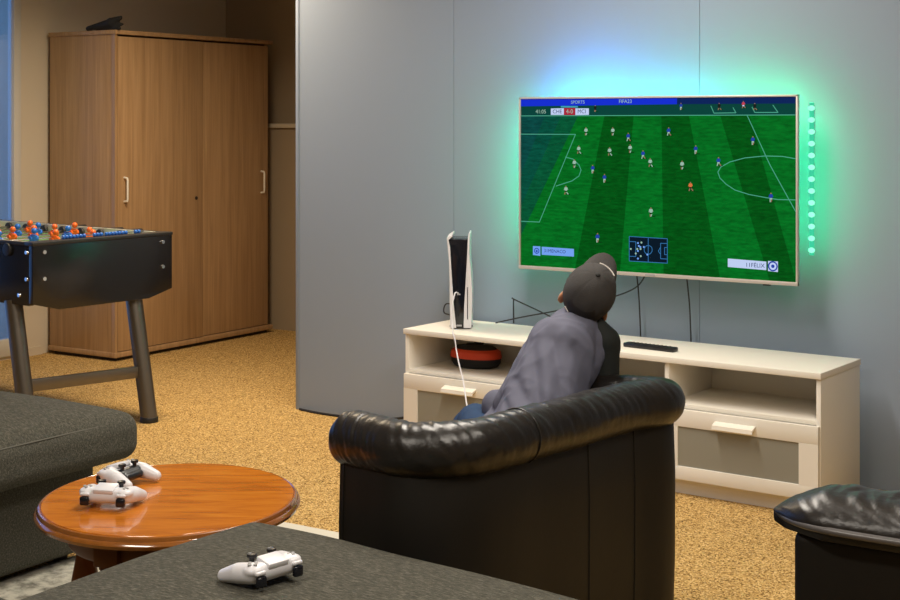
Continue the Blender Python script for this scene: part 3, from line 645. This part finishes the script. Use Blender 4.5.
MB().tube(fl, .0075, 10, smooth=10).build('piping', M['piping_leather'], pil)
mb = MB(); mb.prism([(px0-.006, py-.02), (px0+.035, py-.065), (px0+.12, py-.108), (px1-.12, py-.108), (px1, py), (px1-.12, py+.108), (px0+.12, py+.108), (px0+.035, py+.06)], .026, .008, mtx=Matrix.Translation((0, 0, pz-.026))); mb.build('lip', M['leather'], a2)
bd = MB().box(-.968, -.02, 2.735, 2.88, .06, .652, .022, 4).build('back_shell', M['leather_panel'], a2)
for x in (-.968, -.135): MB().box(x, x+.115, 2.875, 3.45, .06, .50, .035, 4).build('arm', M['leather'], a2)
MB().cushion(-.86, -.13, 2.88, 3.45, .24, .42, .05, .02, .002, 20).build('seat_cushion', M['leather'], a2)
MB().box(-.86, -.13, 2.88, 3.42, .06, .25, .01).build('seat_base', M['leather_panel'], a2)
for x, y in ((-.92, 2.79), (-.07, 2.79), (-.92, 3.38), (-.07, 3.38)): MB().cyl((x, y, 0), (x, y, .07), .022, .028, 16).build('foot', M['plinth'], a2)

# ---------------------------------------------------------------- game controllers
def cushion_top(x, y):
    """highest chaise surface under the three places a controller touches"""
    best = 0
    for v in chaise.data.vertices:
        if abs(v.co.x-x) < .06 and abs(v.co.y-y) < .06: best = max(best, v.co.z)
    return best
def controller(label, loc, fwd, tilt=0.0):
    c = thing('game_controller', label, 'game controller', loc, math.atan2(-fwd[0], fwd[1]), 'white game controllers'); c.scale = (.94, .94, .94)
    mb = MB()
    for s in (-1, 1):
        mb.cap((s*.050, .018, .036), .0235, (s*.060, -.020, .031), .0225); mb.cap((s*.060, -.020, .031), .0225, (s*.066, -.062, .0185), .0155)
        mb.ball((s*.053, .022, .044), (.024, .024, .013))
    mb.cap((-.045, .022, .036), .0215, (.045, .022, .036), .0215); mb.box(-.04, .04, .0, .04, .028, .055, .006)
    sh = remesh(mb, .0032, 7).build('shell', M['pwhite'], c, sharp=85)
    mb = MB(); mb.cap((-.036, -.012, .034), .0185, (.036, -.012, .034), .0185); mb.cap((-.03, -.03, .03), .012, (.03, -.03, .03), .012); mb = remesh(mb, .0035, 5); mb.build('centre_piece', M['pblack'], c, sharp=85)
    m = Matrix.Translation((0, .022, .0555)) @ Matrix.Rotation(R(-14), 4, 'X')
    MB().box(-.029, .029, -.021, .023, -.008, .0055, .003, mtx=m).build('touchpad', M['pwhite'], c)
    for s in (-1, 1):
        st_ = MB(); st_.cyl((s*.028, -.014, .045), (s*.028, -.014, .060), .006, seg=14); st_.lathe([(0, .060), (.0105, .060), (.0115, .063), (.0105, .067), (.008, .066), (0, .0655)], (s*.028, -.014, 0), 20); st_.build('thumb_stick', M['pblack'], c)
        MB().box(s*.052-.0125, s*.052+.0125, .040, .053, .012, .036, .005, 3).build('trigger', M['gloss'], c)
        MB().box(s*.052-.0135, s*.052+.0135, .036, .049, .037, .046, .0035, 3).build('shoulder_button', M['pwhite'], c)
    for dx, dy in ((.009, 0), (-.009, 0), (0, .009), (0, -.009)):
        MB().cyl((.054+dx, .020+dy, .054), (.054+dx, .020+dy, .0595), .0042, seg=12).build('button', M['logo'], c)
    dp = MB(); dp.box(-.064, -.044, .0165, .0235, .054, .0588, .0015); dp.box(-.0575, -.0505, .010, .030, .054, .0588, .0015); dp.build('direction_pad', M['logo'], c)
    return c
controller('white game controller on the round table, triggers turned to the front', (-2.735, 2.645, .4630), (.362, -.932))
controller('white game controller on the round table behind another one, grips pointing right', (-2.862, 2.822, .4630), (-.93, -.12))
controller('white game controller lying on the charcoal chaise cushion', (-1.938, 2.311, cushion_top(-1.938, 2.311)-.003), (.985, -.17))

# ---------------------------------------------------------------- the boy
boy = thing('person', 'boy in a dark cap and grey jersey leaning over the tub armchair', 'person', (-2.03, 3.50, .41))
inv = Matrix.Translation((2.03, -3.50, -.41))
HC = Vector((-1.999, 3.868, .921))        # between the ears
rho, th = R(17), R(46)
toW = Matrix.Rotation(R(32.75), 3, 'Z')
hx = toW @ Vector((math.cos(rho), 0, -math.sin(rho)))
hz = toW @ (Vector((math.sin(rho), 0, math.cos(rho)))*math.cos(th)+Vector((0, -1, 0))*math.sin(th))
hx = (Matrix.Rotation(R(-12), 3, hz) @ hx).normalized()
hy = hz.cross(hx)
HR_ = Matrix((hx, hy, hz)).transposed(); HM = Matrix.Translation(HC) @ HR_.to_4x4()
def hp(x, y, z): return HM @ Vector((x, y, z))
PEL, MID, CHE, NEK = Vector((-2.03, 3.50, .50)), Vector((-2.035, 3.61, .64)), Vector((-2.025, 3.745, .765)), Vector((-2.010, 3.838, .856))
LS, RS = Vector((-2.072, 3.760, .806)), Vector((-1.955, 3.870, .790))
LE, RE = Vector((-2.120, 3.630, .625)), Vector((-1.985, 3.945, .765))
LW, RW = Vector((-2.235, 3.80, .575)), Vector((-2.150, 3.905, .745))
HL, HRt = Vector((-2.055, 3.445, .495)), Vector((-2.035, 3.575, .49))
LK, RK = Vector((-2.292, 3.700, .542)), Vector((-2.345, 3.765, .505))
LA, RA_ = Vector((-2.36, 3.69, .13)), Vector((-2.40, 3.785, .13))
mb = MB()
mb.cap(HL, .075, HRt, .075); mb.cap(PEL, .085, MID, .068); mb.cap(MID, .068, CHE, .068); mb.cap(LS, .042, RS, .042); mb.cap(CHE, .066, NEK, .042)
mb.cap(NEK, .040, hp(0, -.012, -.035), .040)
for A_, B_, r0, r1 in ((LS, LE, .040, .033), (LE, LW, .032, .023), (RS, RE, .040, .033), (RE, RW, .032, .023), (HL, LK, .072, .050), (LK, LA, .048, .031), (HRt, RK, .072, .050), (RK, RA_, .048, .031)): mb.cap(A_, r0, B_, r1)
# hands: palm, four unequal bent fingers, a thumb from the palm's side
def hand(wr, d, upv, side):
    d = d.normalized(); upv = (upv-d*upv.dot(d)).normalized(); sd = d.cross(upv)*side
    pc = wr+d*.035
    for k in (-1, 0, 1): mb.cap(wr+d*.012+sd*k*.010, .0115, wr+d*.058+sd*k*.017, .0105, 12)
    for k, ln in zip((-1.5, -.5, .5, 1.5), (.050, .060, .056, .044)):
        a = wr+d*.058+sd*k*.0135; b = a+d*ln*.45-upv*.006+sd*k*.0015; c = b+d*ln*.30-upv*.013; e = c+d*ln*.16-upv*.013
        mb.cap(a, .0078, b, .0072, 10); mb.cap(b, .0072, c, .0066, 10); mb.cap(c, .0066, e, .0058, 10)
    a = wr+d*.018-sd*.016; b = a+d*.022-sd*.018-upv*.004; c = b+d*.022-sd*.005-upv*.006; mb.cap(a, .0105, b, .0088, 10); mb.cap(b, .0088, c, .0072, 10)
hand(LW, Vector((-.9, .05, -.1)), Vector((0, 0, 1)), 1); hand(RW, Vector((-1, -.05, -.05)), Vector((0, 0, 1)), -1)
# head: skull, jaw, cheeks, nose, brow, lips, ears
def hb(c, r): mb.ball(hp(*c), r, rot=HR_)
hb((0, -.004, .030), (.069, .086, .078)); hb((0, .022, -.022), (.056, .062, .062)); hb((0, .052, -.060), (.026, .024, .022))
for s in (-1, 1): hb((s*.032, .050, -.018), (.026, .026, .026)); hb((s*.028, .074, .022), (.024, .012, .010))
mb.cap(hp(0, .082, .012), .0075, hp(0, .097, -.016), .0105, 12); hb((.008, .088, -.018), (.008, .008, .007)); hb((-.008, .088, -.018), (.008, .008, .007))
hb((0, .078, -.038), (.020, .009, .006)); hb((0, .076, -.047), (.018, .009, .006))
for s in (-1, 1):
    hb((s*.067, -.014, -.034), (.011, .018, .029)); hb((s*.0735, -.022, -.030), (.006, .013, .020)); hb((s*.068, -.008, -.056), (.009, .010, .012))
for s, A_ in ((1, LA), (-1, RA_)): mb.cap(A_, .032, A_+Vector((0, 0, -.05)), .033); mb.cap(A_+Vector((0, 0, -.055)), .03, A_+Vector((-.11, 0, -.065)), .024)
body = remesh(mb, .0052, 5).build('body', M['skin'], boy, sharp=180, mtx=inv)
for s in (-1, 1):
    e = MB(); e.ball(inv @ hp(s*.029, .0765, .004), .0115); ey = e.build('eye', M['eye'], body)
    e = MB(); e.ball(inv @ hp(s*.029, .0862, .004), (.005, .0028, .005), rot=HR_); e.build('iris', M['iris'], ey)
e = MB(); e.cap(hp(-.016, .086, -.042), .0028, hp(.016, .086, -.042), .0028, 10); e.build('mouth', M['lip'], body, mtx=inv)
# hair showing below the cap
h = MB(); h.ball(hp(0, -.020, .022), (.070, .078, .068), rot=HR_); h.ball(hp(0, -.055, -.018), (.050, .036, .034), rot=HR_)
for s in (-1, 1): h.ball(hp(s*.066, .012, .016), (.009, .016, .030), rot=HR_)
remesh(h, .005, 3).build('hair', M['hair'], boy, sharp=180, mtx=inv)

# grey jersey with cloth folds
def wrinkle(o_mb, amp, fs, direction, seed):
    """raise soft ridges that run along `direction`"""
    bm_ = o_mb.bm; bm_.normal_update(); dd = direction.normalized()
    for v in bm_.verts:
        p = v.co; q = p-dd*p.dot(dd)*.78
        q = q+Vector((noise.noise(p*7+Vector((seed, 0, 0))), noise.noise(p*7+Vector((0, seed, 0))), 0))*.02
        k = (1-abs(noise.noise(q*fs+Vector((seed, 2, 5)))))**2-.45
        v.co = p+v.normal*k*amp*(.5+.7*noise.noise(p*5+Vector((3, seed, 1))))
s_ = MB()
s_.cap(PEL+Vector((.015, .01, .03)), .115, MID+Vector((.02, .015, 0)), .108); s_.cap(MID+Vector((.02, .015, 0)), .108, CHE, .100); s_.cap(MID+Vector((.02, .03, .02)), .10, RS+Vector((-.035, -.03, -.03)), .058); s_.cap(LS, .054, RS+Vector((-.032, -.030, .002)), .052); s_.cap(CHE, .102, NEK+Vector((-.004, -.004, -.012)), .060); s_.cap(NEK+Vector((-.03, -.02, -.015)), .045, NEK+Vector((.005, .0, .0)), .046)
s_.cap(MID+Vector((.0, .03, .0)), .108, CHE+Vector((-.005, .01, -.02)), .092); s_.cap(PEL+Vector((.01, .10, .03)), .11, MID+Vector((.005, .07, .02)), .10)
s_.cap(LS, .054, LE, .052); s_.cap(LE, .052, LE+(LW-LE)*.72, .040); s_.cap(PEL+Vector((-.045, .02, .02)), .10, PEL+Vector((-.04, .08, .03)), .10)
s_.ball(LE+Vector((.0, .02, -.03)), (.060, .058, .055)); s_.cap(LE+Vector((-.03, .01, -.04)), .045, PEL+Vector((-.10, .08, .04)), .07); s_.ball(Vector((-2.190, 3.660, .605)), (.048, .045, .052))
s_ = remesh(s_, .0062, 7); wrinkle(s_, .026, 9, Vector((.30, .30, .85)), 3.0); wrinkle(s_, .010, 17, Vector((-.5, -.4, .6)), 8.0)
# the deep folds of the back: across-the-back position and height of both ends, width, depth
bax = Vector((.841, .541, 0)); bback = Vector((.541, -.841, 0)); s_.bm.normal_update()
for x0, z0, x1, z1, wd_, am in [(0.2636, 0.8272, 0.2752, 0.6534, 0.0174, 0.008), (0.2086, 0.7693, 0.2259, 0.61, 0.0174, 0.007), (0.3186, 0.8562, 0.391, 0.6969, 0.0209, 0.007), (0.2375, 0.7983, 0.2462, 0.6245, 0.0139, -0.01), (0.1535, 0.6621, 0.1796, 0.5868, 0.0104, -0.012), (0.2954, 0.8128, 0.3244, 0.6534, 0.0139, -0.009), (0.1883, 0.7114, 0.2607, 0.61, 0.0139, -0.01), (0.3621, 0.7983, 0.4055, 0.6679, 0.0174, -0.008), (0.1448, 0.6824, 0.2028, 0.639, 0.0174, 0.01)]:
    a, b = Vector((x0, z0)), Vector((x1, z1)); ab = b-a
    for v in s_.bm.verts:
        q = Vector((v.co.dot(bax), v.co.z)); tt = max(0, min(1, (q-a).dot(ab)/ab.length_squared)); d_ = (q-a-ab*tt).length/wd_
        if d_ < 3: v.co += v.normal*am*1.1*math.exp(-d_*d_)*max(0, v.normal.dot(bback))
s_.build('jersey', M['shirt'], boy, sharp=180, mtx=inv)
s_ = MB()
s_.cap(RS+Vector((.006, .008, -.002)), .050, RE+Vector((.008, -.01, -.02)), .045); s_.cap(RS+Vector((.006, .008, .0)), .050, NEK+Vector((.026, .022, -.012)), .036)
s_.cap(RS+Vector((.006, .010, -.01)), .048, RS+Vector((.004, .0, -.14)), .046); s_.cap(RE+Vector((.0, -.006, -.012)), .046, RE+(RW-RE)*.8, .036)
s_ = remesh(s_, .006, 6); wrinkle(s_, .007, 16, Vector((0, 0, 1)), 5.0)
s_.build('sleeve', M['sleeve'], boy, sharp=180, mtx=inv, label='black right sleeve')
s_ = MB()
for A_, B_, r0, r1 in ((HL, LK, .086, .055), (LK, LA+Vector((.0, 0, .0)), .054, .046), (HRt, RK, .084, .062), (RK, RA_, .058, .046)): s_.cap(A_, r0, B_, r1)
s_.cap(HL, .09, HRt, .09)
s_ = remesh(s_, .007, 6); wrinkle(s_, .010, 15, Vector((.2, .2, 1)), 2.0)
s_.build('trousers', M['navy'], boy, sharp=180, mtx=inv)
for A_ in (LA, RA_):
    s_ = MB(); s_.cap(A_+Vector((.01, 0, -.055)), .042, A_+Vector((-.12, 0, -.068)), .033); s_.box(A_.x-.155, A_.x+.05, A_.y-.036, A_.y+.036, .004, .024, .008); remesh(s_, .006, 4).build('shoe', M['blackcloth'], boy, sharp=180, mtx=inv)

# cap
CC = Vector((0, -.002, .022)); CRX, CRY, CRZ = .0775, .0930, .092
def dome(th_, ph, off=0.0):
    rx, ry, rz = CRX+off, CRY+off, CRZ+off
    return CC+Vector((rx*math.sin(th_)*math.cos(ph), ry*math.sin(th_)*math.sin(ph), rz*math.cos(th_)))
def rim(ph): return R(94)+R(13)*max(0, -math.sin(ph))       # lower at the back
t = bmesh.new(); rings = []; NP = 72
top = t.verts.new(dome(0, 0))
for i in range(1, 21):
    rg_ = []
    for k in range(NP):
        ph = 2*math.pi*k/NP; a = rim(ph)*i/20
        # six sewn panels: slight valleys on the seams
        sv = abs(((ph/(math.pi/3)) % 1)-.5)*2; off = -.0012*max(0, (sv-.82)/.18)*min(1, i/6)+.0022*noise.noise(dome(a, ph)*26)
        rg_.append(t.verts.new(dome(a, ph, off)))
    rings.append(rg_)
for k in range(NP): t.faces.new((top, rings[0][k], rings[0][(k+1) % NP]))
for a, b in zip(rings, rings[1:]):
    for k in range(NP): t.faces.new((a[k], b[k], b[(k+1) % NP], a[(k+1) % NP]))
bmesh.ops.recalc_face_normals(t, faces=t.faces)
bmesh.ops.solidify(t, geom=t.faces, thickness=.0022)
o = MB(); o.merge(t, 0, HM); capo = o.build('cap', M['cap'], boy, sharp=70, mtx=inv)
o = MB(); o.ball(dome(0, 0, .001), (.0075, .0075, .004)); o.build('cap_button', M['blackcloth'], capo, mtx=inv @ HM)
# visor
t = bmesh.new(); g0 = []; NU, NV = 28, 10
for i in range(NU+1):
    u = -1+2*i/NU; ph = R(90)-u*R(62); row = []
    p0 = dome(R(90), ph, .001)
    for j in range(NV+1):
        v = j/NV; ext = .082*math.sqrt(max(0, 1-abs(u)**2.6))*v
        row.append(t.verts.new((p0.x*(1-.10*v), p0.y+ext, p0.z+.002-.030*(u*u)*v-.006*v)))
    g0.append(row)
for a, b in zip(g0, g0[1:]):
    for j in range(NV): t.faces.new((a[j], b[j], b[j+1], a[j+1]))
bmesh.ops.remove_doubles(t, verts=t.verts, dist=1e-5); bmesh.ops.recalc_face_normals(t, faces=t.faces); bmesh.ops.solidify(t, geom=t.faces, thickness=.003)
o = MB(); o.merge(t, 0, HM); o.build('visor', M['cap'], capo, sharp=60, mtx=inv)
o = MB(); o.tube([HM @ dome(rim(p)-R(5), p, .0015) for p in [R(q) for q in range(-128, -62, 4)]], .0019, 8); o.build('strap_edge', M['capline'], capo, mtx=inv, label='white edge of the back strap')
o = MB(); o.tube([HM @ dome(R(47)+R(8)*k/14, R(100)-R(52)*k/14, .002) for k in range(15)], .0021, 8); o.build('piping', M['capline'], capo, mtx=inv, label='white piping near the visor')
